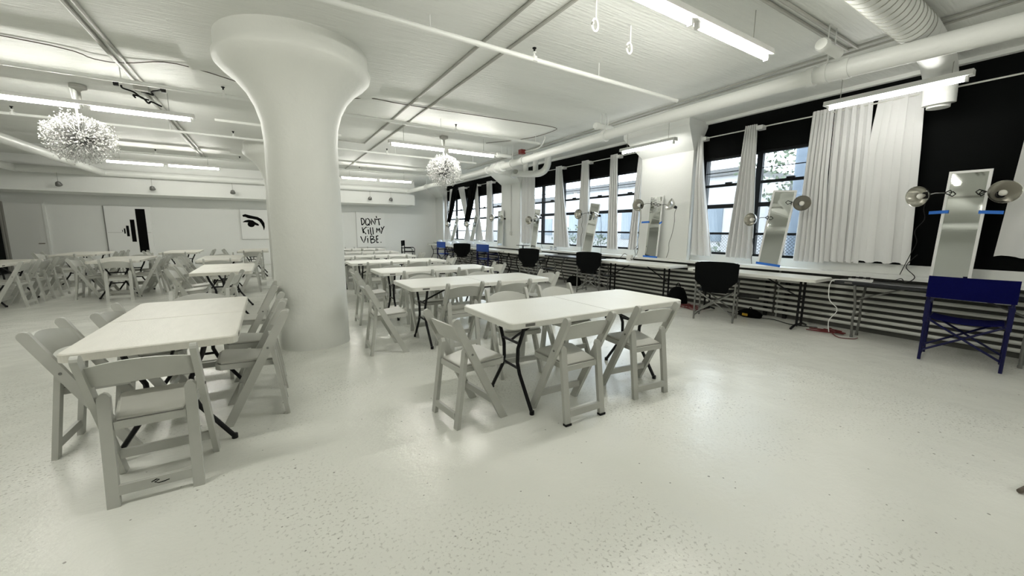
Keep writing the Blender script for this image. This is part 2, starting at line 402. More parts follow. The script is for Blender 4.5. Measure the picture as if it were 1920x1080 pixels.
wire('thin dark wire crossing the ceiling right of the column', [(1.0, 6.45, 3.23), (1.5, 6.46, 3.33), (2.02, 6.47, 3.33), (3.81, 6.32, 3.33), (4.8, 6.26, 3.33), (5.0, 6.5, 3.33), (4.93, 7.3, 3.33), (4.4, 8.2, 3.33)])
def sprinkler_pipe(label, x0, x1, y, z, heads, r=.024):
    t = thing('sprinkler_pipe', label, 'pipe', (0, y, z))
    MB().tube([(x0, 0, 0), (x1, 0, 0)], r, 10).build('pipe_body', 'pipe', t, True)
    x = math.ceil(x0) + .4
    while x < x1:
        MB().tube([(x, 0, 0), (x, 0, ZC - z)], .006, 6).build('hanger_rod', 'pipe', t); x += 2.1
    for hx in heads:
        b = MB().lathe([(.034, -.02), (.034, .03), (.012, .03), (.012, .06), (.022, .065), (.022, .075)], 10, Matrix.Translation((hx, 0, 0)))
        tee = b.build('sprinkler_tee', 'pipe', t, True)
        MB().lathe([(.018, .075), (.010, .085), (.010, .10), (.022, .11), (.022, .118)], 10, Matrix.Translation((hx, 0, 0))).build('sprinkler_head', 'steel', tee, True)
sprinkler_pipe('nearest white sprinkler pipe crossing the ceiling right of the column', .1, 5.0, 3.68, 3.17, [2.56], .026)
sprinkler_pipe('second white sprinkler pipe crossing behind the near column', -6, 5.0, 6.95, 3.17, [-.37, 3.1], .024)
sprinkler_pipe('third white sprinkler pipe crossing above the chandeliers', -6, 5.0, 9.9, 3.17, [-3.35, -.43, 2.6], .024)
sprinkler_pipe('farthest white sprinkler pipe before the end wall', -6, 5.0, 13.2, 3.17, [-2.2, -.48, 2.6], .024)
# round ceiling rings, alarm, hooks
def hang_ring(x, y, label):
    t = thing('hanging_ring', label, 'hanging ring', (x, y, 0))
    MB().tube([(0, 0, ZC), (0, 0, 3.19)], .007, 6).build('strap', 'pipe', t)
    pts = [(0.035 * math.cos(a), .01, 3.14 + .05 * math.sin(a)) for a in [2 * PI * k / 18 for k in range(19)]]
    MB().tube(pts, .009, 6).build('ring', 'pipe', t, True)
    MB().tube([(-.03, 0, 3.14), (-.045, 0, 3.14)], .014, 8).build('bolt', 'cond', t, True)
hang_ring(2.56, 2.75, 'left of two small white rings hanging from the ceiling')
hang_ring(3.15, 2.89, 'right of two small white rings hanging from the ceiling')
t = thing('alarm_box', 'small dark red alarm box hanging beside the main pipe', 'alarm', (5.15, 7.85, 3.16))
MB().box((-.06, -.06, -.05), (.06, .06, .05)).build('alarm_body', 'redbox', t)
MB().tube([(0, 0, .05), (0, 0, ZC - 3.16)], .006, 6).build('rod', 'pipe', t)
MB().tube(smooth_path([(.05, -.05, 0), (.12, -.5, .02), (.05, -.8, .12), (0, -.9, .17)], 5), .015, 6).build('cable', 'pipe', t, True)
def valve_pair(x, y, label):
    t = thing('capped_stub', label, 'pipe fitting', (x, y, 3.15))
    for dx in (0, .16):
        MB().tube([(dx, 0, 0), (dx, 0, ZC - 3.15)], .006, 6).build('rod', 'pipe', t)
    MB().tube([(-.1, 0, -.02), (.26, 0, -.02)], .045, 12).build('stub_pipe', 'pipe', t, True)
    MB().lathe([(.05, 0), (.06, .02), (.06, .07), (.04, .08)], 14, Matrix.Translation((-.14, 0, -.02)) @ Matrix.Rotation(PI / 2, 4, 'Y')).build('cap', 'pipe', t, True)
valve_pair(4.72, 1.84, 'white capped stub pipe hung from the ceiling above the main pipe')
valve_pair(5.0, 5.15, 'white capped stub pipe hung before the first wall pier')
valve_pair(4.9, 8.35, 'farther white capped stub pipe hung beside the red alarm')
t = thing('cable_bundle', 'tangle of black cables and boxes hanging at left ceiling', 'cables', (-1.35, 7.6, 3.2))
MB().box((-.06, -.05, .04), (.09, .05, .12)).build('junction_box', 'cond', t)
for k, (a, c) in enumerate((((-.22, 0, .1), (.05, .25, -.03)), ((.02, .1, .05), (.25, -.1, .08)), ((-.12, .1, .02), (.12, .3, -.05)))):
    R = random.Random(k); A = Vector(a); C = Vector(c)
    pts = [A.lerp(C, i / 5) + Vector((R.uniform(-.04, .04), R.uniform(-.04, .04), R.uniform(-.05, .03))) for i in range(6)]
    MB().tube(smooth_path(pts, 4), .012, 6).build('cable', 'cord', t, True)
for p in ((-.24, -.02, .08), (.26, -.1, .06)): MB().box((p[0] - .02, p[1] - .02, p[2] - .02), (p[0] + .03, p[1] + .02, p[2] + .07)).build('plug', 'cord', t)
def spot(x, label):
    t = thing('spot_lamp', label, 'spot lamp', (x, 16.2, 2.58))
    MB().tube([(0, 0, .04), (0, 0, .32)], .006, 6).build('stem', 'cond', t)
    MB().lathe([(.02, .05), (.055, .02), (.075, -.06), (.06, -.06), (.02, 0)], 14, Matrix.Rotation(.7, 4, 'X')).build('head', 'grey', t, True)
for x, l in ((-4.85, 'leftmost small spot lamp under the end wall pipe'), (-2.88, 'small spot lamp above the striped bar picture'), (-.87, 'small spot lamp above the eye picture'), (3.53, 'small spot lamp above the lettered picture'), (4.34, 'small spot lamp right of the lettered picture')): spot(x, l)
# fluorescent strip lights
def strip(x, y, z, length, along, label, n=2):
    t = thing('strip_light', label, 'strip light', (x, y, z), 0 if along == 'x' else PI / 2, 'bare fluorescent strip lights')
    h = length / 2
    MB().prism([(-.055, .0), (.055, .0), (.045, .055), (-.045, .055)], 'x', -h, h).build('housing', 'mframe', t)
    L = length / n
    for k in range(n):
        a = -h + k * L + .045; c = -h + (k + 1) * L - .045
        MB().tube([(a, 0, -.03), (c, 0, -.03)], .019, 10).build('lamp_tube', 'tube' if n == 2 else 'tube1', t, True)
        for e in (a, c): MB().box((e - .012, -.02, -.052), (e + .012, .02, .0)).build('lamp_holder', 'mframe', t)
    for dx in (-h * .75, h * .75):
        MB().tube([(dx, 0, .055), (dx, 0, ZC - z)], .004, 6).build('hanger_wire', 'cond', t)
strip(3.0, 2.1, 3.02, 2.36, 'x', 'bright strip light at the top of the picture right of centre')
strip(3.29, 7.9, 3.02, 2.36, 'x', 'strip light above the right chandelier')
strip(3.28, 13.78, 3.02, 2.36, 'x', 'far right strip light close to the end wall')
strip(-1.99, 7.9, 3.02, 2.36, 'x', 'strip light above the left chandelier')
strip(-2.13, 13.85, 3.02, 2.36, 'x', 'far left strip light close to the end wall')
strip(-2.0, 2.1, 3.02, 2.36, 'x', 'added unseen strip light brightening the left foreground')  # unseen lamp added to lift the dark foreground
strip(3.0, -3.8, 3.02, 2.36, 'x', 'added unseen strip light behind the camera')  # another added lamp, out of view, to brighten the floor
strip(6.2, 1.74, 2.955, 1.26, 'y', 'single tube strip light in front of the wide curtains', 1)
strip(6.3, 5.25, 2.97, 1.28, 'y', 'single tube strip light before the white wall pier', 1)
def junction(x, y, label): tag(MB().lathe([(.09, ZC - .005), (.09, ZC - .05), (.04, ZC - .07), (.02, ZC - .09), (.02, ZC - .25)], 16, Matrix.Translation((x, y, 0))).build('ceiling_canopy', 'cond', None, True), label, 'ceiling canopy')
junction(-2.1, 8.15, 'round grey ceiling canopy above the left chandelier'); junction(3.35, 8.15, 'round grey ceiling canopy above the right chandelier')
# chandeliers
def chandelier(x, y, z, rx, rzz, seed, label):
    R = random.Random(seed); t = thing('chandelier', label, 'chandelier', (x, y, z), 0, 'crystal spray chandeliers')
    MB().lathe([(.0, -.07), (.05, -.05), (.07, 0), (.05, .05), (.0, .07)], 14).build('hub', 'chrome', t, True)
    MB().tube([(0, 0, .05), (.0, 0, ZC - z)], .014, 8).build('chain', 'pipe', t, True)
    MB().tube([(.03, .02, .05), (-.04, .0, ZC - z)], .008, 6).build('cable', 'pipe', t, True)
    st = MB(); cr = MB()
    for _ in range(620):
        v = Vector((R.gauss(0, 1), R.gauss(0, 1), R.gauss(0, 1))).normalized(); s = R.uniform(.72, 1.0)
        p = Vector((v.x * rx, v.y * rx, v.z * rzz)) * s
        st.tube([v * .05, p], .0022, 3, False)
        for _ in range(4):
            q = p + Vector((R.uniform(-1, 1), R.uniform(-1, 1), R.uniform(-1, 1))) * .035
            a = Quaternion((R.random() - .5, R.random() - .5, R.random() - .5, R.random() - .5)).normalized(); h = R.uniform(.008, .014)
            cr.add([q + a @ Vector(k) * h for k in ((1.5, 0, 0), (-.5, .9, 0), (-.5, -.9, 0), (0, 0, 1.4))], [(0, 1, 2), (0, 3, 1), (1, 3, 2), (2, 3, 0)])
    o = st.build('stems', 'chrome', t); o['kind'] = 'stuff'
    o = cr.build('crystals', 'crystal', t); o['kind'] = 'stuff'
chandelier(-2.2, 8.35, 2.64, .40, .36, 1, 'left sparkling white crystal spray chandelier')
chandelier(3.42, 8.35, 2.65, .37, .35, 2, 'right sparkling white crystal spray chandelier near the windows')
# ------------------------------------------------------------------ pictures on the end wall
def ribbon(b, pts, w0, y, th=.006):
    pts = [Vector((p[0], 0, p[1])) for p in pts]; L = []; Rr = []
    for i, p in enumerate(pts):
        tdir = (pts[min(i + 1, len(pts) - 1)] - pts[max(i - 1, 0)]).normalized(); n = Vector((-tdir.z, 0, tdir.x))
        ww = w0[i] if isinstance(w0, (list, tuple)) else w0 * (.8 + .4 * math.sin(i * 1.7 + pts[0].x * 9) ** 2)
        L.append(p + n * ww / 2); Rr.append(p - n * ww / 2)
    n = len(pts); vs = [(*(v.x, y, v.z),) for v in L + Rr] + [(*(v.x, y - th, v.z),) for v in L + Rr]; fs = []
    for i in range(n - 1):
        fs += [(i, i + 1, n + i + 1, n + i), (2 * n + i, 3 * n + i, 3 * n + i + 1, 2 * n + i + 1), (i, 2 * n + i, 2 * n + i + 1, i + 1), (n + i, n + i + 1, 3 * n + i + 1, 3 * n + i)]
    fs += [(0, n, 3 * n, 2 * n), (n - 1, 3 * n - 1, 4 * n - 1, 2 * n - 1)]
    b.add(vs, fs)
YP = YB - .045
def picture(x0, x1, z0, z1, label):
    t = thing('wall_picture', label, 'picture', ((x0 + x1) / 2, YB, z0))
    hw = (x1 - x0) / 2
    MB().box((-hw, -.04, 0), (hw, 0, z1 - z0)).build('canvas', 'canvas', t)
    MB().box((-hw - .012, -.05, -.012), (-hw, 0, z1 - z0)).build('edge_shadow', 'line', t); MB().box((-hw, -.05, -.012), (hw, 0, 0)).build('edge_shadow', 'line', t)  # grey strips paint the shadow line along left and bottom edges
    return t
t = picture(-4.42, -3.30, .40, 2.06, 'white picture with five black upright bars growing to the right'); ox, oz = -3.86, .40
for x0, x1, z0, z1 in ((-3.67, -3.43, .545, 1.985), (-3.83, -3.72, .90, 1.63), (-3.94, -3.875, 1.08, 1.43), (-4.0, -3.965, 1.17, 1.34), (-4.045, -4.03, 1.22, 1.29)):
    MB().box((x0 - ox, -.046, z0 - oz), (x1 - ox, -.04, z1 - oz)).build('black_bar', 'ink', t)
for x0, x1 in ((-4.39, -4.05), (-3.42, -3.33)): MB().box((x0 - ox, -.043, 1.2 - oz), (x1 - ox, -.04, 1.212 - oz)).build('thin_line', 'line', t)
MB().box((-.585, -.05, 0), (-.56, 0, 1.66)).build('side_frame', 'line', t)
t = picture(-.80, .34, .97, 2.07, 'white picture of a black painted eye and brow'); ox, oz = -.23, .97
def eye_pt(u, v): return ((u - 449) / 45.0 * .76 - .80 - ox, 2.06 - (v - 392.5) / 55.5 * 1.09 - oz)
b = MB(); pts = [eye_pt(*p) for p in ((453.5, 404.5), (458, 403.5), (464, 405.5), (472, 407), (480, 408.5), (486, 412), (490, 418), (491.5, 425), (491, 431))]
ribbon(b, pts, [.07, .10, .12, .11, .11, .12, .11, .06, .01], -.04); b.build('brow', 'ink', t)
b = MB(); pts = [eye_pt(*p) for p in ((453, 416), (458, 414.5), (464, 414), (470, 415), (475, 418.5), (480, 420.5), (482, 422))]
ribbon(b, pts, [.02, .07, .10, .11, .10, .08, .03], -.04); b.build('eyelid', 'ink', t)
c = eye_pt(468, 420); n = 22; MB().prism([(c[0] + .115 * math.cos(2 * PI * k / n), c[1] + .105 * math.sin(2 * PI * k / n)) for k in range(n)], 'y', -.047, -.04).build('iris', 'ink', t)
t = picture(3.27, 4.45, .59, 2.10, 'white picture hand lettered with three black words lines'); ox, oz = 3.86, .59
t['label'] = 'white picture with large black hand lettering near the window corner'
def sheet_pt(u, v): return ((u - 131) / 322.0 * 1.62 + 3.27 - ox, 2.10 - (v - 285) / 325.0 * 1.51 - oz)   # from sheet units
LET = {'D': [[(170, 345), (175, 405)], [(168, 345), (185, 345), (196, 365), (193, 388), (174, 406)]],
 'O': [[(214, 345), (206, 370), (210, 400), (226, 405), (240, 385), (236, 355), (220, 342)], [(222, 392), (240, 408)]],
 'N': [[(255, 402), (254, 345), (284, 400), (284, 342)]], "'": [[(296, 320), (300, 338)]], 'T': [[(290, 352), (335, 344)], [(314, 347), (320, 405)]],
 'K': [[(176, 425), (184, 480)], [(212, 422), (182, 452), (206, 488)]], 'i': [[(224, 445), (228, 490)], [(222, 425), (225, 430)]],
 'L': [[(242, 425), (246, 492), (256, 488)]], 'l': [[(262, 425), (266, 492)]], 'M': [[(294, 474), (297, 430), (308, 458), (318, 430), (324, 474)]],
 'y': [[(334, 420), (344, 444)], [(362, 414), (344, 446), (332, 484)]], 'V': [[(160, 508), (184, 568), (202, 506)]],
 'I': [[(216, 525), (218, 570)], [(212, 506), (216, 510)]], 'B': [[(240, 505), (244, 572)], [(240, 506), (266, 510), (262, 528), (246, 536), (276, 542), (272, 562), (244, 572)]],
 'E': [[(290, 505), (292, 570)], [(290, 508), (308, 502)], [(291, 536), (306, 533)], [(292, 568), (308, 566)]], '.': [[(325, 562), (330, 568)]]}
for k, ss in LET.items():
    b = MB()
    for s_ in ss:
        P2 = [sheet_pt(*p) for p in s_]
        if len(P2) > 2: P2 = [(v.x, v.y) for v in smooth_path([(p[0], p[1], 0) for p in P2], 5 if k in 'DOBy' else 2)]
        ribbon(b, P2, .040, -.04)
    b.build('letter', 'ink', t)
# ------------------------------------------------------------------ folding tables
def table_tube(path, r, name, m, parent): return MB().tube(path, r, 8).build(name, m, parent, True)
def make_table(length, width, topm, legm, label, group, seam=True, style='wish', h=.74):
    t = thing('folding_table', label, 'table', (0, 0, 0), 0, group)
    th = .045; r = .045
    def half(a, c, ra, rc):
        o = rrect(a, -width / 2, c, width / 2, r)
        pts = []
        for p in o:
            x, y = p
            if (not ra and x < a + r - 1e-6) or (not rc and x > c - r + 1e-6):
                x = a if x < (a + c) / 2 else c; y = math.copysign(width / 2, y)
            if not pts or abs(pts[-1][0] - x) + abs(pts[-1][1] - y) > 1e-6: pts.append((x, y))
        b = MB(); n = len(pts); cx = (a + c) / 2
        ins = [((x - cx) * (1 - .006 / ((c - a) / 2)) + cx if True else x, y * (1 - .006 / (width / 2))) for x, y in pts]
        vs = [(x, y, h - th) for x, y in pts] + [(x, y, h - .006) for x, y in pts] + [(x, y, h) for x, y in ins]
        fs = [tuple(range(n))[::-1], tuple(range(2 * n, 3 * n))]
        for l in range(2): fs += [(l * n + i, l * n + (i + 1) % n, (l + 1) * n + (i + 1) % n, (l + 1) * n + i) for i in range(n)]
        b.add(vs, fs).build('tabletop', topm, t)
    L = length / 2
    if seam: half(-L, -.0012, True, False); half(.0012, L, False, True)
    else: half(-L, L, True, True)
    zt = h - th
    for s in (-1, 1):
        x = s * (L - .24)
        if style == 'wish':
            for e in (-1, 1):
                pts = [(x, e * .20, zt), (x, e * .17, zt - .10), (x, e * .105, zt - .24), (x, e * .10, .34), (x, e * .13, .26), (x + s * .0, e * (width / 2 - .08), .012)]
                lg = table_tube(pts, .0145, 'leg', legm, t)
                MB().lathe([(.018, 0), (.018, .03), (.014, .032)], 10, Matrix.Translation((x, e * (width / 2 - .08), 0))).build('foot_cap', legm, lg)
            for z in (.30, .50): table_tube([(x, -.115, z), (x, .115, z)], .011, 'crossbar', legm, t)
            table_tube([(x, 0, .50), (x - s * .08, 0, .54), (x - s * .42, 0, zt - .01)], .010, 'brace', legm, t)
        else:
            for e in (-.07, .07): table_tube([(x, e, zt), (x, e, .03)], .016, 'leg', legm, t)
            table_tube([(x, -width / 2 + .05, .014), (x, -.12, .05), (x, .12, .05), (x, width / 2 - .05, .014)], .016, 'foot_bar', legm, t)
            table_tube([(x, -.07, .42), (x, .07, .42)], .010, 'crossbar', legm, t)
            table_tube([(x, 0, .42), (x - s * .50, 0, zt - .01)], .010, 'brace', legm, t)
    if seam:
        for s in (-1, 1): MB().box((-.045, s * (width / 2 - .012) - .004, zt - .018), (.045, s * (width / 2 - .012) + .004, zt)).build('hinge', legm, t)
    MB().box((-L + .12, -width / 2 - .0015, h - .034), (-L + .20, -width / 2 + .01, h - .014)).build('name_plate', 'seam', t)
    return t
TA = make_table(1.87, .77, 'top', 'steel', '', 'white folding tables in the right block')
tabs = [((2.28, 2.55), 'nearest white folding table of the right block, right of the column'),
        ((2.22, 4.48), 'second white folding table from the front in the right block'),
        ((2.29, 6.10), 'third white folding table from the front in the right block'),
        ((2.20, 7.98), 'fourth white folding table from the front in the right block'),
        ((2.15, 9.75), 'fifth white folding table from the front in the right block'),
        ((2.20, 11.4), 'sixth white folding table from the front in the right block'),
        ((2.25, 13.1), 'farthest white folding table of the right block')]
for i, (p, l) in enumerate(tabs):
    if i == 0: TA.location = (*p, 0); TA['label'] = l
    else: dup(TA, (*p, 0), 0, l)
TB = make_table(1.60, .74, 'worn', 'steel', '', 'white folding tables in the left block')
tabs = [((-.565, 3.55), 'nearest white folding table at left with a visible centre seam'),
        ((-.60, 7.74), 'second white folding table behind the nearest left one'),
        ((-.87, 10.52), 'third white folding table back in the left row'),
        ((-.37, 13.8), 'white folding table beside the far column'),
        ((-2.52, 11.0), 'white folding table in front of the bar picture'),
        ((-4.17, 10.7), 'white folding table cut by the left picture edge'),
        ((-3.85, 13.7), 'white folding table farthest back at left by the door'),
        ((-1.98, 13.75), 'white folding table far back right of the bar picture')]
for i, (p, l) in enumerate(tabs):
    if i == 0: TB.location = (*p, 0); TB.rotation_euler = (0, 0, PI / 2); TB['label'] = l
    else: dup(TB, (*p, 0), PI / 2, l)
# ------------------------------------------------------------------ white folding chairs
HC = .785
def make_chair():
    t = thing('folding_chair', '', 'chair', (0, 0, 0), 0, 'white folding chairs at the tables')
    yf, yt = .185, -.215
    def yp(z): return yf + (yt - yf) * z / HC
    dv = Vector((yt - yf, HC)).normalized(); nv = Vector((-dv.y, dv.x)); w2 = .027
    pts = []
    b0 = Vector((yf, 0)); k = w2 / abs(nv.x)
    pts += [(yf + k, 0)]
    tp = Vector((yt, HC)) - dv * w2
    for i in range(7):
        a = PI * i / 6; v = tp + (-nv * math.cos(a) + dv * math.sin(a)) * w2; pts.append((v.x, v.y))
    pts += [(yf - k, 0)]
    for s in (-1, 1): MB().prism(pts, 'x', s * .21 - .014, s * .21 + .014).build('front_leg', 'chair', t)
    y0, y1, z1 = -.18, -.105, .565
    for s in (-1, 1):
        xo = s * .165; b = MB(); ol = []
        for x, z in ((-.024, 0), (.024, 0), (.024, z1 - .024), (.012, z1 - .005), (0, z1), (-.012, z1 - .005), (-.024, z1 - .024)):
            ol.append((x, z))
        n = len(ol); vs = [(xo + x, y0 + (y1 - y0) * z / z1 - .014, z) for x, z in ol] + [(xo + x, y0 + (y1 - y0) * z / z1 + .014, z) for x, z in ol]
        b.add(vs, [tuple(range(n)), tuple(range(n, 2 * n))[::-1]] + [(i, n + i, n + (i + 1) % n, (i + 1) % n) for i in range(n)])
        b.build('rear_leg', 'chair', t)
    # curved back slat
    b = MB(); n = 12; rows = 3; th = .016
    def sl(u, v, off):
        x = -.197 + .394 * u; e = 1 - (2 * u - 1) ** 2
        z = (.605 + .018 * e) * (1 - v) + (.715 + .035 * e) * v
        return (x, yp(z) - .045 * e + off, z)
    for off in (0, th):
        for j in range(rows + 1):
            for i in range(n + 1): b.v.append(sl(i / n, j / rows, off))
    W_ = n + 1; Nn = W_ * (rows + 1)
    for j in range(rows):
        for i in range(n):
            q = (j * W_ + i, j * W_ + i + 1, (j + 1) * W_ + i + 1, (j + 1) * W_ + i)
            b.f.append(q); b.f.append(tuple(Nn + k for k in q[::-1]))
    for i in range(n):
        b.f.append((i, Nn + i, Nn + i + 1, i + 1)); a = rows * W_ + i; b.f.append((a, a + 1, Nn + a + 1, Nn + a))
    for j in range(rows):
        a = j * W_; b.f.append((a, a + W_, Nn + a + W_, Nn + a)); a += n; b.f.append((a, Nn + a, Nn + a + W_, a + W_))
    b.build('backrest', 'chair', t, True)
    # seat frame and pad
    def slab(y0, y1, w0, w1, zr, zf, th, ins=.0):
        b = MB(); ol = [(-w0 + ins, y0 + ins), (w0 - ins, y0 + ins), (w1 - ins, y1 - .03), (w1 - ins - .03, y1 - ins), (-w1 + ins + .03, y1 - ins), (-w1 + ins, y1 - .03)]
        n = len(ol); f = lambda y: zr + (zf - zr) * (y - y0) / (y1 - y0)
        vs = [(x, y, f(y) - th) for x, y in ol] + [(x, y, f(y)) for x, y in ol]
        b.add(vs, [tuple(range(n))[::-1], tuple(range(n, 2 * n))] + [(i, (i + 1) % n, n + (i + 1) % n, n + i) for i in range(n)]); return b
    sf = slab(-.135, .225, .139, .19, .415, .445, .038).build('seat_frame', 'chair', t)
    slab(-.135, .225, .139, .19, .419, .449, .004, .012).build('seat_seam', 'seam', sf)
    b = slab(-.130, .220, .137, .188, .428, .457, .009, .008)
    cs = [(x * .95, y * .95 + .003, z + .003) for x, y, z in b.v[6:]]; o = len(b.v); b.f.pop(1); b.v += cs
    b.f.append(tuple(range(o, o + 6))); b.f += [(6 + i, 6 + (i + 1) % 6, o + (i + 1) % 6, o + i) for i in range(6)]
    b.build('seat_pad', 'pad', sf)
    MB().box((-.141, -.185, .055), (.141, -.163, .105)).build('stretcher', 'chair', t)
    z = .14; MB().box((-.196, yp(z) - .012, z - .024), (.196, yp(z) + .012, z + .024)).build('stretcher', 'chair', t)
    for s in (-1, 1):
        MB().tube([(s * .224, yp(.53), .53), (s * .228, yp(.53), .53)], .008, 8).build('bolt', 'grey', t)
    return t
R1 = 'right block'
chairs = [
 # left near table
 (-.57, 2.69, 0, 'white folding chair closest to the camera, marked on its low rail'),
 (-.975, 3.41, -92, 'white folding chair at the left side of the nearest left table'),
 (-.83, 3.92, -90, 'white folding chair mostly hidden behind the nearest left table, only its back showing'),
 (-.14, 3.39, 90, 'nearer white folding chair between the nearest left table and the column'),
 (-.13, 3.93, 90, 'second white folding chair between the nearest left table and the column'),
 (-.17, 4.86, 88, 'white folding chair sliver directly before the near column base'),
 (-.575, 4.44, 180, 'white folding chair at the far end of the nearest left table'),
 # left second table
 (-1.06, 7.52, -90, 'nearer of two white chairs left of the second left table'),
 (-1.06, 8.12, -90, 'farther of two white chairs left of the second left table'),
 (-.58, 6.56, 78, 'turned white chair before the near corner of the second left table'),
 # left third table
 (-.86, 9.62, 0, 'white chair at the near end of the third left table'),
 (-.95, 11.5, 180, 'white chair at the far end of the third left table'),
 (-1.37, 10.2, -90, 'nearer white chair left of the third left table'),
 (-1.37, 10.9, -90, 'farther white chair left of the third left table'),
 (-.38, 10.15, 90, 'nearer white chair right of the third left table'),
 (-.38, 10.85, 90, 'farther white chair right of the third left table'),
 (-.35, 12.75, 0, 'white chair at the near end of the table by the far column'),
 (-.87, 13.6, -90, 'white chair left of the table by the far column'),
 # bar-picture table
 (-2.43, 10.18, 2, 'white chair at the near end of the bar picture table, back turned'),
 (-2.10, 10.75, 90, 'nearer white chair right of the bar picture table'),
 (-2.08, 11.35, 90, 'farther white chair right of the bar picture table'),
 (-2.98, 10.7, -90, 'nearer white chair left of the bar picture table'),
 (-2.98, 11.35, -90, 'farther white chair left of the bar picture table'),
 (-2.52, 12.0, 180, 'white chair at the far end of the bar picture table'),
 # edge table
 (-3.78, 10.2, 90, 'white chair cut by the left picture edge'),
 (-3.76, 10.8, 90, 'middle white chair right of the table at the left picture edge'),
 (-3.74, 11.45, 90, 'farthest white chair right of the table at the left picture edge'),
 (-3.85, 12.6, 0, 'white chair at the near end of the farthest left table'),
 (-4.35, 13.5, -90, 'white chair left of the farthest left table'),
 (-3.36, 13.4, 90, 'nearer white chair right of the farthest left table'),
 (-3.36, 14.0, 90, 'farther white chair right of the farthest left table'),
 (-1.95, 12.6, 0, 'white chair before the table right of the bar picture'),
 (-1.48, 13.6, 90, 'white chair right of the table right of the bar picture'),
 (-2.50, 13.6, -90, 'white chair left of the table right of the bar picture'),
 # right block
 (1.18, 2.52, -84, 'white chair at the left end of the nearest right block table'),
 (1.87, 2.16, 0, 'left white chair on the near side of the nearest right table, black foot caps'),
 (2.65, 2.19, -6, 'right white chair on the near side of the nearest right table'),
 (1.98, 3.12, 172, 'left white chair on the far side of the nearest right table'),
 (2.63, 3.14, 180, 'right white chair on the far side of the nearest right table'),
 (1.06, 4.43, -92, 'white chair at the left end of the second right table beside the column'),
 (1.84, 4.12, 0, 'left white chair on the near side of the second right table'),
 (2.46, 4.06, -2, 'right white chair on the near side of the second right table'),
 (1.75, 4.92, 180, 'left white chair on the far side of the second right table'),
 (2.64, 4.95, 180, 'right white chair on the far side of the second right table'),
 (3.28, 4.55, 88, 'white chair at the right end of the second right table'),
 (1.22, 5.93, -90, 'white chair at the left end of the third right table'),
 (1.82, 5.66, 0, 'left white chair on the near side of the third right table'),
 (2.74, 5.82, 0, 'right white chair on the near side of the third right table'),
 (1.80, 6.58, 180, 'left white chair on the far side of the third right table'),
 (2.65, 6.62, 180, 'right white chair on the far side of the third right table'),
 (3.36, 6.15, 86, 'white chair at the right end of the third right table'),
 (1.70, 7.45, 0, 'left white chair on the near side of the fourth right table'),
 (2.46, 7.52, 0, 'right white chair on the near side of the fourth right table'),
 (1.68, 8.5, 180, 'left white chair on the far side of the fourth right table'),
 (2.45, 8.5, 180, 'right white chair on the far side of the fourth right table'),
 (3.25, 8.05, 88, 'white chair at the right end of the fourth right table'),
 (1.80, 9.22, 0, 'left white chair on the near side of the fifth right table'),
 (2.52, 9.22, 0, 'right white chair on the near side of the fifth right table'),
 (1.80, 10.25, 180, 'left white chair on the far side of the fifth right table'),
 (2.52, 10.25, 180, 'right white chair on the far side of the fifth right table'),
 (3.15, 9.75, 85, 'white chair at the right end of the fifth right table'),
 (1.85, 10.88, 0, 'left white chair on the near side of the sixth right table'),
 (2.58, 10.88, 0, 'right white chair on the near side of the sixth right table'),
 (1.85, 11.92, 180, 'left white chair on the far side of the sixth right table'),
 (2.58, 11.92, 180, 'right white chair on the far side of the sixth right table'),
 (1.90, 12.6, 0, 'left white chair on the near side of the farthest right table'),
 (2.60, 12.6, 0, 'right white chair on the near side of the farthest right table'),
 (1.95, 13.65, 180, 'left white chair on the far side of the farthest right table'),
 (2.65, 13.65, 180, 'right white chair on the far side of the farthest right table'),
]
C0 = make_chair(); CH = []
for i, (x, y, a, l) in enumerate(chairs):
    if i == 0: C0.location = (x, y, 0); C0.rotation_euler = (0, 0, math.radians(a)); C0['label'] = l; CH.append(C0)
    else: CH.append(dup(C0, (x, y, 0), math.radians(a), l))
b = MB(); ribbon(b, [(-.02, .085), (.0, .094), (.012, .09), (-.008, .08), (.006, .072), (.03, .074), (.05, .078)], .005, -.185, .001); b.build('scribble', 'ink', CH[0])
for s in (-1, 1): MB().box((s * .165 - .026, -.198, 0), (s * .165 + .026, -.164, .016)).build('foot_cap', 'steel', CH[35])
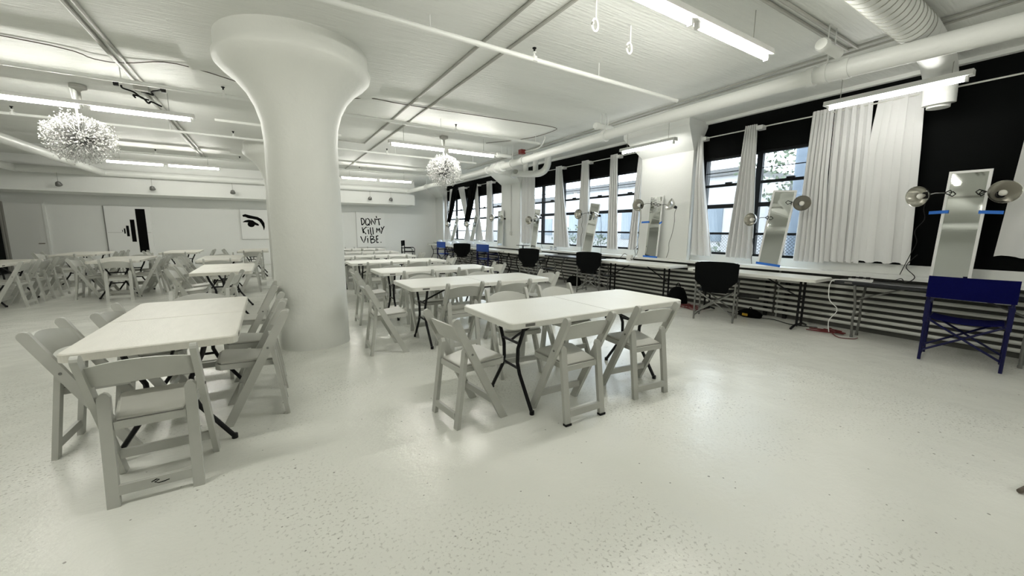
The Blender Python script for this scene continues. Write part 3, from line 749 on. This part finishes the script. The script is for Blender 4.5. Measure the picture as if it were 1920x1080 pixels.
# ------------------------------------------------------------------ director chairs
def director(loc, rz, fab, frm, style, label):
    t = thing('director_chair', label, 'chair', loc, rz, 'canvas director chairs along the window desks')
    W2 = .28 if style == 'band' else .27; r = .014; fy, ry = .21, -.21
    for s in (-1, 1):
        x = s * W2
        MB().tube([(x, ry, 0), (x, ry, .90)], r, 8).build('back_post', frm, t, True)
        MB().tube([(x, fy, 0), (x, fy, .56), (x, fy - .03, .60), (x, fy - .07, .615), (x, ry, .615)], r, 8).build('arm_tube', frm, t, True)
        MB().prism([(x - .022, .618), (x + .022, .618), (x + .022, .636), (x - .022, .636)], 'y', ry + .02, fy - .05).build('armrest', frm if fab != 'fabric' else 'cord', t)
        MB().tube([(x, ry, .055), (x, fy, .055)], r * .8, 8).build('bottom_rail', frm, t, True)
        MB().tube([(s * (W2 - .03), ry, .455), (s * (W2 - .03), fy, .455)], r * .9, 8).build('seat_rail', frm, t, True)
    for y in (ry + .02, fy - .02):
        MB().tube([(-W2, y, .10), (W2 - .03, y + .008, .445)], r * .8, 8).build('cross_brace', frm, t, True)
        MB().tube([(W2, y, .10), (-W2 + .03, y - .008, .445)], r * .8, 8).build('cross_brace', frm, t, True)
    b = MB(); n = 8
    for i in range(n + 1):
        u = i / n; x = -W2 + .03 + (2 * W2 - .06) * u; z = .47 - .03 * (1 - (2 * u - 1) ** 2); b.v += [(x, ry + .02, z), (x, fy, z), (x, ry + .02, z - .008), (x, fy, z - .008)]
    for i in range(n):
        k = 4 * i; b.f += [(k, k + 4, k + 5, k + 1), (k + 2, k + 3, k + 7, k + 6), (k, k + 2, k + 6, k + 4), (k + 1, k + 5, k + 7, k + 3)]
    b.f += [(0, 1, 3, 2), (4 * n, 4 * n + 2, 4 * n + 3, 4 * n + 1)]
    b.build('seat_sling', fab, t, True)
    if style == 'band':
        ol = [(-W2 - .02, .66), (W2 + .02, .66), (W2 + .025, .865), (-W2 - .025, .865)]
    else:
        ol = [(-W2 - .02, .62), (-W2 + .08, .53), (-W2 + .11, .44), (W2 - .11, .44), (W2 - .08, .53), (W2 + .02, .62), (W2 + .03, .885), (W2 - .05, .905), (.1, .912), (-.1, .912), (-W2 + .05, .905), (-W2 - .03, .885)]
    b = MB(); n = len(ol); sag = lambda x: -.03 * (1 - (x / (W2 + .03)) ** 2)
    if style == 'band':
        m_ = 8; b = MB()
        for i in range(m_ + 1):
            x = -W2 - .022 + (2 * W2 + .044) * i / m_; y = ry + sag(x)
            b.v += [(x, y - .016, .69), (x, y - .016, .915), (x, y + .016, .69), (x, y + .016, .915)]
        for i in range(m_):
            k = 4 * i; b.f += [(k, k + 4, k + 5, k + 1), (k + 2, k + 3, k + 7, k + 6), (k, k + 2, k + 6, k + 4), (k + 1, k + 5, k + 7, k + 3)]
        b.f += [(0, 1, 3, 2), (4 * m_, 4 * m_ + 2, 4 * m_ + 3, 4 * m_ + 1)]
        b.build('back_sling', fab, t, True)
        for s in (-1, 1): MB().box((s * W2 - .018, ry - .02, .42), (s * W2 + .018, ry + .02, .66)).build('post_sleeve', frm, t)
    else:
        b.prism(ol, 'y', ry - .022, ry + .018).build('back_sling', fab, t)
        MB().box((W2 + .02, -.12, .395), (W2 + .30, .16, .41)).build('side_tray', 'cord', t)
    return t
director((6.20, .87, 0), math.radians(-83), 'blue', 'bluef', 'band', 'large dark blue director chair at the right picture edge')
director((5.93, 3.42, 0), math.radians(-68), 'fabric', 'grey', 'shield', 'nearest black director chair at the desks, with side tray')
director((6.08, 6.35, 0), math.radians(-72), 'fabric', 'grey', 'shield', 'second black director chair at the desks before the tilted mirror')
director((5.82, 8.30, 0), math.radians(-66), 'fabric', 'grey', 'shield', 'third black director chair left of the black topped desk')
director((5.95, 11.0, 0), math.radians(-80), 'bluel', 'bluef', 'band', 'nearer of the two far bright blue director chairs')
director((5.80, 12.5, 0), math.radians(-40), 'fabric', 'grey', 'shield', 'turned black director chair between the two far blue chairs')
director((5.80, 14.1, 0), math.radians(-82), 'bluel', 'bluef', 'band', 'farthest bright blue director chair near the room corner')
director((4.95, 16.1, 0), math.radians(-118), 'fabric', 'steel', 'band', 'black director chair seen from the side against the end wall')
# ------------------------------------------------------------------ desks along the windows
def desk(y0, y1, x0, x1, topm, legm, style, label):
    d_ = make_table(y1 - y0, x1 - x0, topm, legm, label, 'desks along the window wall', False, style)
    d_.name = 'window_desk'; d_.location = ((x0 + x1) / 2, (y0 + y1) / 2, 0); d_.rotation_euler = (0, 0, -PI / 2); return d_
desk(2.22, 4.1, 6.13, 6.70, 'top', 'steel', 'tee', 'white topped desk behind the nearest black director chair')
desk(.25, 2.1, 6.36, 6.70, 'btop', 'grey', 'wish', 'black topped desk behind the dark blue director chair')
desk(4.45, 6.30, 6.10, 6.70, 'top', 'steel', 'tee', 'white topped desk before the white wall pier')
desk(6.55, 8.2, 6.10, 6.70, 'btop', 'grey', 'wish', 'black topped desk between two black director chairs')
desk(8.35, 10.35, 6.05, 6.70, 'top', 'steel', 'wish', 'white topped desk beside the far pier and wide curtain')
desk(10.45, 12.5, 6.05, 6.70, 'top', 'steel', 'wish', 'white topped desk behind the nearer far blue chair')
desk(12.6, 14.7, 6.05, 6.70, 'top', 'steel', 'wish', 'white topped desk behind the farthest blue chair')
desk(14.8, 16.95, 6.05, 6.70, 'top', 'steel', 'wish', 'white topped desk ending at the room corner')
# radiators: stacked horizontal tubes
tb_ = {}
def radiator(y0, y1, label):
    t = thing('radiator', label, 'radiator', (6.86, y0, 0), 0, 'tube radiators under the windows')
    me = MB().tube([(0, 0, 0), (0, y1 - y0, 0)], .023, 8).mesh('radiator_tube', 'rad', True)
    for k in range(8): ob('radiator_tube', me, t, (0, 0, .10 + k * .084))
    for k in range(2): MB().box((.03, .1 + k * (y1 - y0 - .25), 0), (.07, .15 + k * (y1 - y0 - .25), .72)).build('bracket', 'cord', t)
    MB().box((.08, 0, .0), (.10, y1 - y0, .76)).build('gap_shade', 'gap_shade', t)  # dark sheet painting the shaded gaps between the tubes
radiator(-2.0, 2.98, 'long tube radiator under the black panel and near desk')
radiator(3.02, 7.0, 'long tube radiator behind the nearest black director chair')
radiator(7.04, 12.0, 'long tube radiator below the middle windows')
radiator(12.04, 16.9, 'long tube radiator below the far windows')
# ------------------------------------------------------------------ curtains and rods
def curtain(prof, folds, label, x=6.90, m='curt', amp=.034, seed=0, parent=None):
    # prof: list of (z, y0, y1) from the top down
    R = random.Random(seed); b = MB(); nu = max(18, folds * 8); ph = R.uniform(0, 6)
    rows = []
    for i in range(len(prof) - 1):
        for k in range(5): 
            t = k / 5; rows.append([prof[i][j] + (prof[i + 1][j] - prof[i][j]) * t for j in range(3)])
    rows.append(list(prof[-1]))
    jit = [R.uniform(.6, 1.3) for _ in range(nu + 1)]
    nr = len(rows)
    for side in (0, 1):
        for j, (z, y0, y1) in enumerate(rows):
            v = j / (nr - 1)
            for i in range(nu + 1):
                u = i / nu; a = amp * (.55 + .45 * v) * jit[(i // 8) * 8 % nu] 
                dx = a * math.sin(2 * PI * folds * u + ph + .5 * math.sin(3 * v + i * .05))
                yy = y0 + (y1 - y0) * u + .012 * math.sin(2 * PI * folds * u * 2 + ph)
                b.v.append((x + dx + side * .006, yy, z - (0.012 * math.sin(2 * PI * folds * u) if j == nr - 1 else 0)))
    W_ = nu + 1; N_ = W_ * nr
    for j in range(nr - 1):
        for i in range(nu):
            q = (j * W_ + i, j * W_ + i + 1, (j + 1) * W_ + i + 1, (j + 1) * W_ + i); b.f.append(q[::-1]); b.f.append(tuple(k + N_ for k in q))
    for i in range(nu): b.f.append((i, i + 1, N_ + i + 1, N_ + i)); a = (nr - 1) * W_ + i; b.f.append((a, N_ + a, N_ + a + 1, a + 1))
    for j in range(nr - 1): a = j * W_; b.f.append((a, N_ + a, N_ + a + W_, a + W_)); a += nu; b.f.append((a, a + W_, N_ + a + W_, N_ + a))
    o = b.build('curtain' if m == 'curt' else 'dark_curtain', m, parent, True)
    return tag(o, label, 'curtain', 'curtains along the window wall') if parent is None else o
ZT = 3.10
curtain([(ZT, 4.49, 4.56), (2.3, 4.40, 4.57), (.92, 4.15, 4.56)], 3, 'slim white curtain right beside the near wall pier', seed=1)
curtain([(ZT, 3.55, 3.72), (2.2, 3.50, 3.78), (.91, 3.42, 3.87)], 5, 'gathered white curtain between the two near window panes', seed=2)
curtain([(ZT, 2.52, 2.77), (2.2, 2.50, 2.79), (.93, 2.42, 2.82)], 6, 'left bunched strip of the wide white curtains', seed=3)
curtain([(ZT, 2.09, 2.50), (2.4, 2.06, 2.49), (.95, 2.02, 2.44)], 5, 'middle panel of the wide white curtains', seed=4)
curtain([(3.08, 1.62, 2.05), (2.4, 1.58, 2.10), (.97, 1.52, 2.05)], 3, 'right smooth panel of the wide white curtains', amp=.018, seed=5)
curtain([(ZT, -.6, .74), (2.36, -.6, .80), (1.11, -.6, .86)], 5, 'white curtain cut by the right picture edge', seed=6)
curtain([(ZT, 8.55, 8.80), (2.2, 8.40, 8.82), (.92, 8.15, 8.84)], 6, 'white curtain third from the near pier in the middle bay', seed=7)
curtain([(ZT, 7.50, 7.74), (2.2, 7.45, 7.78), (.95, 7.38, 7.85)], 5, 'white curtain behind the tilted mirror in the middle bay', seed=8)
curtain([(ZT, 6.55, 6.76), (2.2, 6.50, 6.77), (.94, 6.42, 6.78)], 4, 'white curtain second from the near pier in the middle bay', seed=9)
curtain([(ZT, 5.82, 5.92), (2.2, 5.84, 6.00), (.95, 5.86, 6.12)], 3, 'white curtain touching the left side of the near pier', seed=10)
curtain([(3.02, 9.80, 10.52), (2.2, 9.78, 10.53), (.97, 9.80, 10.52)], 4, 'wide flat white curtain beside the far pier', amp=.02, seed=11)
curtain([(ZT, 16.55, 16.88), (1.62, 16.5, 16.85), (.92, 16.4, 16.9)], 4, 'white curtain in the far room corner', seed=12)
curtain([(ZT, 15.9, 16.15), (1.62, 16.28, 16.42), (1.50, 16.30, 16.40), (.95, 16.1, 16.5)], 4, 'knotted white curtain nearest the far corner', seed=13, x=6.89)
curtain([(ZT, 14.75, 15.3), (1.66, 14.35, 14.55), (1.55, 14.37, 14.50), (.95, 14.2, 14.75)], 5, 'knotted white curtain in the middle of the far bay', seed=14, x=6.89)
curtain([(ZT, 13.55, 13.9), (2.0, 13.45, 13.75), (.95, 13.1, 13.75)], 4, 'hanging white curtain right of the far knots', seed=15)
curtain([(ZT, 12.45, 12.85), (2.0, 12.4, 12.85), (.95, 12.35, 13.0)], 4, 'hanging white curtain nearest the far pier', seed=16)
curtain([(ZT, 15.2, 15.75), (2.3, 15.6, 16.1), (1.62, 16.1, 16.5)], 3, 'black curtain swag pulled to the corner knot', m='fabric', x=6.83, seed=17)
curtain([(ZT, 13.5, 14.15), (2.3, 13.85, 14.4), (1.62, 14.25, 14.65)], 3, 'black curtain swag pulled to the middle knot', m='fabric', x=6.83, seed=18)
for y, l in ((16.33, 'dark curtain knot nearest the far corner'), (14.44, 'dark curtain knot in the middle of the far bay')):
    tag(MB().lathe([(.03, -.10), (.10, -.05), (.11, .03), (.06, .09), (.02, .10)], 12, Matrix.Translation((6.84, y, 1.58))).build('curtain_knot', 'fabric', None, True), l, 'curtain knot')
def rod(y0, y1, br, label):
    t = thing('curtain_rod', label, 'curtain rod', (6.90, y0, 3.04))
    MB().tube([(0, 0, 0), (0, y1 - y0, 0)], .010, 8).build('rod', 'rad', t, True)
    for y in br:
        MB().box((-.02, y - y0 - .05, -.035), (.10, y - y0 + .05, .03)).build('bracket', 'mframe', t)
rod(-1.2, 4.58, (4.46, 3.50), 'thin curtain rod across the black near bay'); rod(5.84, 10.5, (6.52, 7.48, 8.5), 'thin curtain rod across the middle bay'); rod(11.75, 16.9, (12.4, 13.5, 14.7, 15.9), 'thin curtain rod across the far bay')
# ------------------------------------------------------------------ mirrors and clamp lamps
def mirror(yb, yt, ztop, label, xb=6.755, xt=6.835, w=.33, tapes=()):
    z0 = .822; A = Vector((xb, yb, z0)); B = Vector((xt, yt, ztop)); L = (B - A).length; up_ = (B - A).normalized()
    sd = Vector((0, 1, 0)); sd = (sd - up_ * sd.dot(up_)).normalized(); nn = up_.cross(sd)
    if nn.x > 0: nn = -nn
    t = thing('tall_mirror', label, 'mirror', tuple(A)); M3 = Matrix((nn, sd, up_)).transposed()
    t.rotation_euler = M3.to_euler() if M3.determinant() > 0 else Matrix((nn, -sd, up_)).transposed().to_euler()
    f = .026; b = MB(); h = w / 2
    b.box((-.0, -h, 0), (.018, -h + f, L)); b.box((-.0, h - f, 0), (.018, h, L)); b.box((-.0, -h + f, 0), (.018, h - f, f)); b.box((-.0, -h + f, L - f), (.018, h - f, L))
    mf = b.build('mirror_frame', 'mframe', t)
    MB().box((-.004, -h + f, f), (.010, h - f, L - f)).build('mirror_glass', 'mirror', t)
    for (y0, y1, z, tl) in tapes:
        MB().add([(.019, y0, z - .018), (.019, y1, z - .018 + tl), (.019, y1, z + .018 + tl), (.019, y0, z + .018), (.022, y0, z - .018), (.022, y1, z - .018 + tl), (.022, y1, z + .018 + tl), (.022, y0, z + .018)],
                 [(0, 1, 2, 3), (4, 7, 6, 5), (0, 4, 5, 1), (1, 5, 6, 2), (2, 6, 7, 3), (3, 7, 4, 0)]).build('tape_strip', 'tape', mf)
    return t
mirror(1.13, 1.12, 2.07, 'tall white framed mirror leaning on the black panel at right', tapes=((-.27, -.11, .78, .01), (.12, .30, .78, -.01)))
mirror(3.10, 3.0, 2.00, 'tall white framed mirror between the near window curtains', tapes=((-.18, .18, .03, 0),))
mirror(5.37, 5.35, 2.08, 'tall white framed mirror against the near wall pier', xt=6.83, tapes=((-.31, -.12, .72, .01), (.14, .20, .70, .03), (-.18, .18, .015, 0)))
mirror(7.30, 7.12, 2.02, 'tilted tall mirror before the middle bay windows')
mirror(9.62, 9.52, 1.98, 'narrow tall mirror right of the wide flat curtain', w=.30)
mirror(11.60, 11.66, 2.02, 'tall mirror against the far wall pier', w=.36, xt=6.83)
mirror(13.85, 13.50, 1.88, 'leaning tall mirror nearer in the far bay', w=.30)
mirror(15.75, 15.25, 1.88, 'leaning tall mirror deepest in the far bay', w=.30)
def lamp(y, z, my, label, x=6.66, yawd=0, tilt=0, drop=None, small=1.0):
    # reflector opens toward the room (-x); clamp reaches the mirror edge at my
    t = thing('clamp_lamp', label, 'lamp', (x, y, z), 0, 'clip-on reflector lamps on the mirrors')
    M = Matrix.Rotation(math.radians(yawd), 4, 'Z') @ Matrix.Rotation(math.radians(-90 + tilt), 4, 'Y')
    r = .118 * small
    rf = MB().lathe([(r, .05), (r + .004, .055), (r * .92, .015), (r * .62, -.03), (r * .34, -.055), (r * .32, -.052), (r * .60, -.024), (r * .90, .02), (r, .05)], 24, M, False).build('reflector', 'alu', t, True)
    MB().lathe([(.0, .035), (.022, .030), (.033, .010), (.026, -.02), (.016, -.05)], 14, M).build('bulb', 'bulb', rf, True)
    MB().lathe([(.030, -.05), (.028, -.10), (.018, -.115)], 12, M).build('socket', 'cord', rf, True)
    d = 1 if my > y else -1; dx = 6.80 - x
    MB().tube([tuple((M @ Vector((0, 0, -.10)))), (dx * .6, d * abs(my - y) * .6, .03), (dx * .85, my - y, .03)], .006, 6).build('clamp_arm', 'grey', t, True)
    b = MB().tube([(dx * .85, my - y, .03), (dx * .6, my - y + d * .05, .055), (dx * .45, my - y + d * .07, .03), (dx * .6, my - y + d * .05, -.0), (dx * .85, my - y, .03)], .006, 6)
    b.build('clamp_handle', 'cord', t, True)
    if drop:
        R = random.Random(int(y * 100)); p0 = M @ Vector((0, 0, -.115)); pts = [tuple(p0)]
        n = 7
        for i in range(1, n + 1): pts.append((max(p0.x, .05) + R.uniform(-.01, .02), p0.y + R.uniform(-.03, .03) + drop * i / n, -(z - .84) * i / n))
        MB().tube(smooth_path(pts, 4), .0045, 5).build('cord', 'cord', t, True)
    return t
lamp(1.46, 1.80, 1.29, 'clamp lamp left of the rightmost mirror', tilt=-8, yawd=-25, drop=.12)
lamp(.84, 1.79, .97, 'clamp lamp right of the rightmost mirror', tilt=10, yawd=20)
lamp(3.36, 1.56, 3.22, 'low clamp lamp left of the mirror between near curtains', small=.85, yawd=-10, drop=.02)
lamp(2.69, 1.78, 2.86, 'clamp lamp right of the mirror between near curtains', small=.9, yawd=25)
lamp(5.66, 1.90, 5.46, 'clamp lamp left of the mirror on the near pier', yawd=20, drop=.04)
lamp(4.88, 1.86, 5.20, 'clamp lamp right of the mirror on the near pier', yawd=-40, tilt=25, drop=.15)
lamp(7.50, 1.77, 7.32, 'clamp lamp left of the tilted mirror', yawd=10, drop=.04)
lamp(6.92, 1.72, 7.02, 'clamp lamp right of the tilted mirror', yawd=-30, small=.8, drop=-.05)
lamp(9.70, 1.66, 9.62, 'clamp lamp beside the wide flat curtain', yawd=20)
lamp(9.30, 1.72, 9.45, 'clamp lamp right of the narrow tall mirror', yawd=-40, small=.8, drop=-.05)
lamp(11.95, 1.78, 11.82, 'clamp lamp left of the mirror on the far pier', yawd=10)
lamp(11.30, 1.74, 11.45, 'clamp lamp right of the mirror on the far pier', yawd=-40, small=.8)
lamp(13.95, 1.58, 13.7, 'clamp lamp before the middle far bay curtain', yawd=10)
lamp(15.9, 1.60, 15.6, 'clamp lamp deepest in the far bay', yawd=10)
# ------------------------------------------------------------------ small things on desks and floor
def cable(name, pts, r, m, label): return tag(MB().tube(smooth_path(pts, 6), r, 6).build(name, m, None, True), label, 'cord')
cable('white_cord', [(6.40, 1.72, .746), (6.36, 2.03, .75), (6.34, 2.12, .70), (6.36, 2.12, .48), (6.40, 2.03, .34), (6.38, 2.10, .18), (6.38, 2.08, .01)], .006, 'wcord', 'white cord hanging off the black topped desk to the floor')
R = random.Random(3)
pts = [(6.45 + R.uniform(-.16, .16), 2.15 + R.uniform(-.24, .24), .012 + .004 * i % .03) for i in range(14)] + [(6.25, 1.95, .01), (6.3, 1.8, .01), (6.4, 1.78, .012)]
cable('red_cord', pts, .006, 'red', 'tangled dark red extension cord below the white desk end')
pts = [(6.35 + R.uniform(-.2, .25), 4.15 + R.uniform(-.3, .3), .012 + R.uniform(0, .02)) for i in range(18)]
cable('red_cord', pts, .007, 'red', 'heap of red extension cord left of the nearest black director chair')
cable('extension_lead', [(6.6, 3.6, .01), (6.5, 3.2, .01), (6.62, 2.9, .012), (6.5, 2.6, .01), (6.62, 2.3, .01)], .006, 'cord', 'black cord along the floor under the white desk')
cable('desk_cord', [(6.62, 1.75, .75), (6.6, 1.6, .755), (6.66, 1.52, .80), (6.6, 1.46, .76), (6.66, 1.4, .83), (6.70, 1.5, .95), (6.72, 1.42, 1.1)], .005, 'cord', 'curly black cord on the black topped desk')
t = thing('power_strip', 'white power strip lying on the black topped desk', 'power strip', (6.5, 1.86, .741), .2)
MB().box((-.03, -.12, 0), (.03, .12, .028)).build('strip_body', 'wcord', t)
for k in range(3): MB().box((-.018, -.09 + k * .07, .028), (.018, -.05 + k * .07, .055)).build('plug', 'cord', t)
def bag_thing(loc, s, label, seed, m='fabric', name='floor_bag', cat='bag'):
    R = random.Random(seed); prof = [(.0, 0), (.42, .0), (.5, .15), (.5, .45), (.42, .72), (.28, .92), (.0, 1.0)]; b = MB()
    b.lathe(prof, 14); b.v = [(x * s[0] * (1 + R.uniform(-.12, .12)), y * s[1] * (1 + R.uniform(-.12, .12)), z * s[2]) for x, y, z in b.v]
    t = thing(name, label, cat, loc)
    b.build('bag_body', m, t, True)
    if m == 'fabric': MB().tube(smooth_path([(-.25 * s[0], 0, s[2] * .9), (-.1 * s[0], 0, s[2] * 1.15), (.1 * s[0], 0, s[2] * 1.15), (.25 * s[0], 0, s[2] * .9)], 4), .008, 6).build('strap', m, t, True)
    return t
bag_thing((6.5, 7.45, 0), (.28, .42, .24), 'black bag on the floor under the black desk', 1)
bag_thing((6.5, 4.5, 0), (.3, .36, .34), 'dark bag beside the pier desk legs', 2)
bb = bag_thing((6.55, 3.2, 0), (.2, .36, .13), 'low black bag with yellow tag under the white desk', 3)
MB().box((-.125, -.02, .03), (-.105, .06, .065)).build('tag', 'yellow', bb)
for i, (y, sx, sy, sz) in enumerate(((12.2, .3, .5, .2), (12.75, .25, .4, .14), (13.2, .3, .5, .22), (14.6, .3, .5, .18), (15.3, .28, .4, .14), (16.3, .25, .4, .2))):
    bag_thing((6.42, y, .741), (sx, sy, sz), ['clear plastic bag on the far desks right beside the far pier mirror', 'second clear plastic bag from the far pier', 'puffed clear plastic bag beside the nearer leaning mirror', 'clear plastic bag between the two leaning mirrors', 'flat clear plastic bag before the deepest mirror', 'clear plastic bag nearest the room corner'][i], 20 + i, 'bag', 'plastic_bag', 'plastic bag')
def jar(y, label):
    t = thing('glass_jar', label, 'jar', (6.78, y, .822))
    MB().lathe([(.035, 0), (.04, .01), (.04, .07), (.034, .08)], 14).build('jar_body', 'bag', t, True); MB().lathe([(.038, .08), (.038, .095)], 14).build('lid', 'grey', t, True)
jar(8.78, 'left small jar on the ledge beside the middle curtain'); jar(8.60, 'right small jar on the ledge beside the middle curtain')
t = thing('adapter_box', 'grey adapter box with cords left of the pier mirror', 'adapter', (6.62, 5.80, .741)); MB().box((-.04, -.06, 0), (.04, .06, .11)).build('box_body', 'wcord', t)
MB().tube(smooth_path([(-.03, .04, .1), (-.06, .1, .14), (-.05, .2, .06), (-.03, .3, .01), (-.02, .4, .006)], 5), .005, 5).build('cord', 'cord', t, True)
MB().tube(smooth_path([(-.03, -.04, .05), (-.06, -.12, .02), (-.04, -.18, .12), (-.02, -.14, .25), (.0, -.2, .32)], 5), .005, 5).build('cord', 'cord', t, True)
t = thing('reading_card', 'small white folded card on the desk behind the third black chair', 'card', (6.4, 9.0, .741)); MB().add([(0, -.09, 0), (0, .09, 0), (.08, .09, .16), (.08, -.09, .16), (.16, -.09, 0), (.16, .09, 0), (.004, -.09, 0), (.156, .09, 0)], [(0, 1, 2, 3), (3, 2, 5, 4)]).build('card_sheet', 'canvas', t)
t = thing('tray_stand', 'small black tray on a stem before the wide flat curtain', 'tray stand', (6.6, 9.95, .741)); MB().tube([(0, 0, 0), (0, 0, .16)], .02, 8).build('stem', 'cord', t, True); MB().box((-.1, -.22, .16), (.1, .22, .175)).build('tray', 'cord', t)
t = thing('outlet_box', 'small grey outlet box and conduit on the far pier', 'outlet', (6.86, 11.05, 1.27)); MB().box((-.04, -.05, -.07), (0, .05, .05)).build('box_body', 'rad', t); MB().tube([(-.015, 0, .05), (-.015, 0, 1.55)], .012, 8).build('conduit_drop', 'rad', t, True)
t = thing('floor_cable_end', 'dark brown cable end on the floor at the right picture edge', 'cable end', (3.30, .17, 0)); MB().tube([(-.02, 0, .016), (.08, -.03, .018), (.3, -.08, .012)], [.012, .02, .01], 8).build('cable_body', 'bark', t, True)
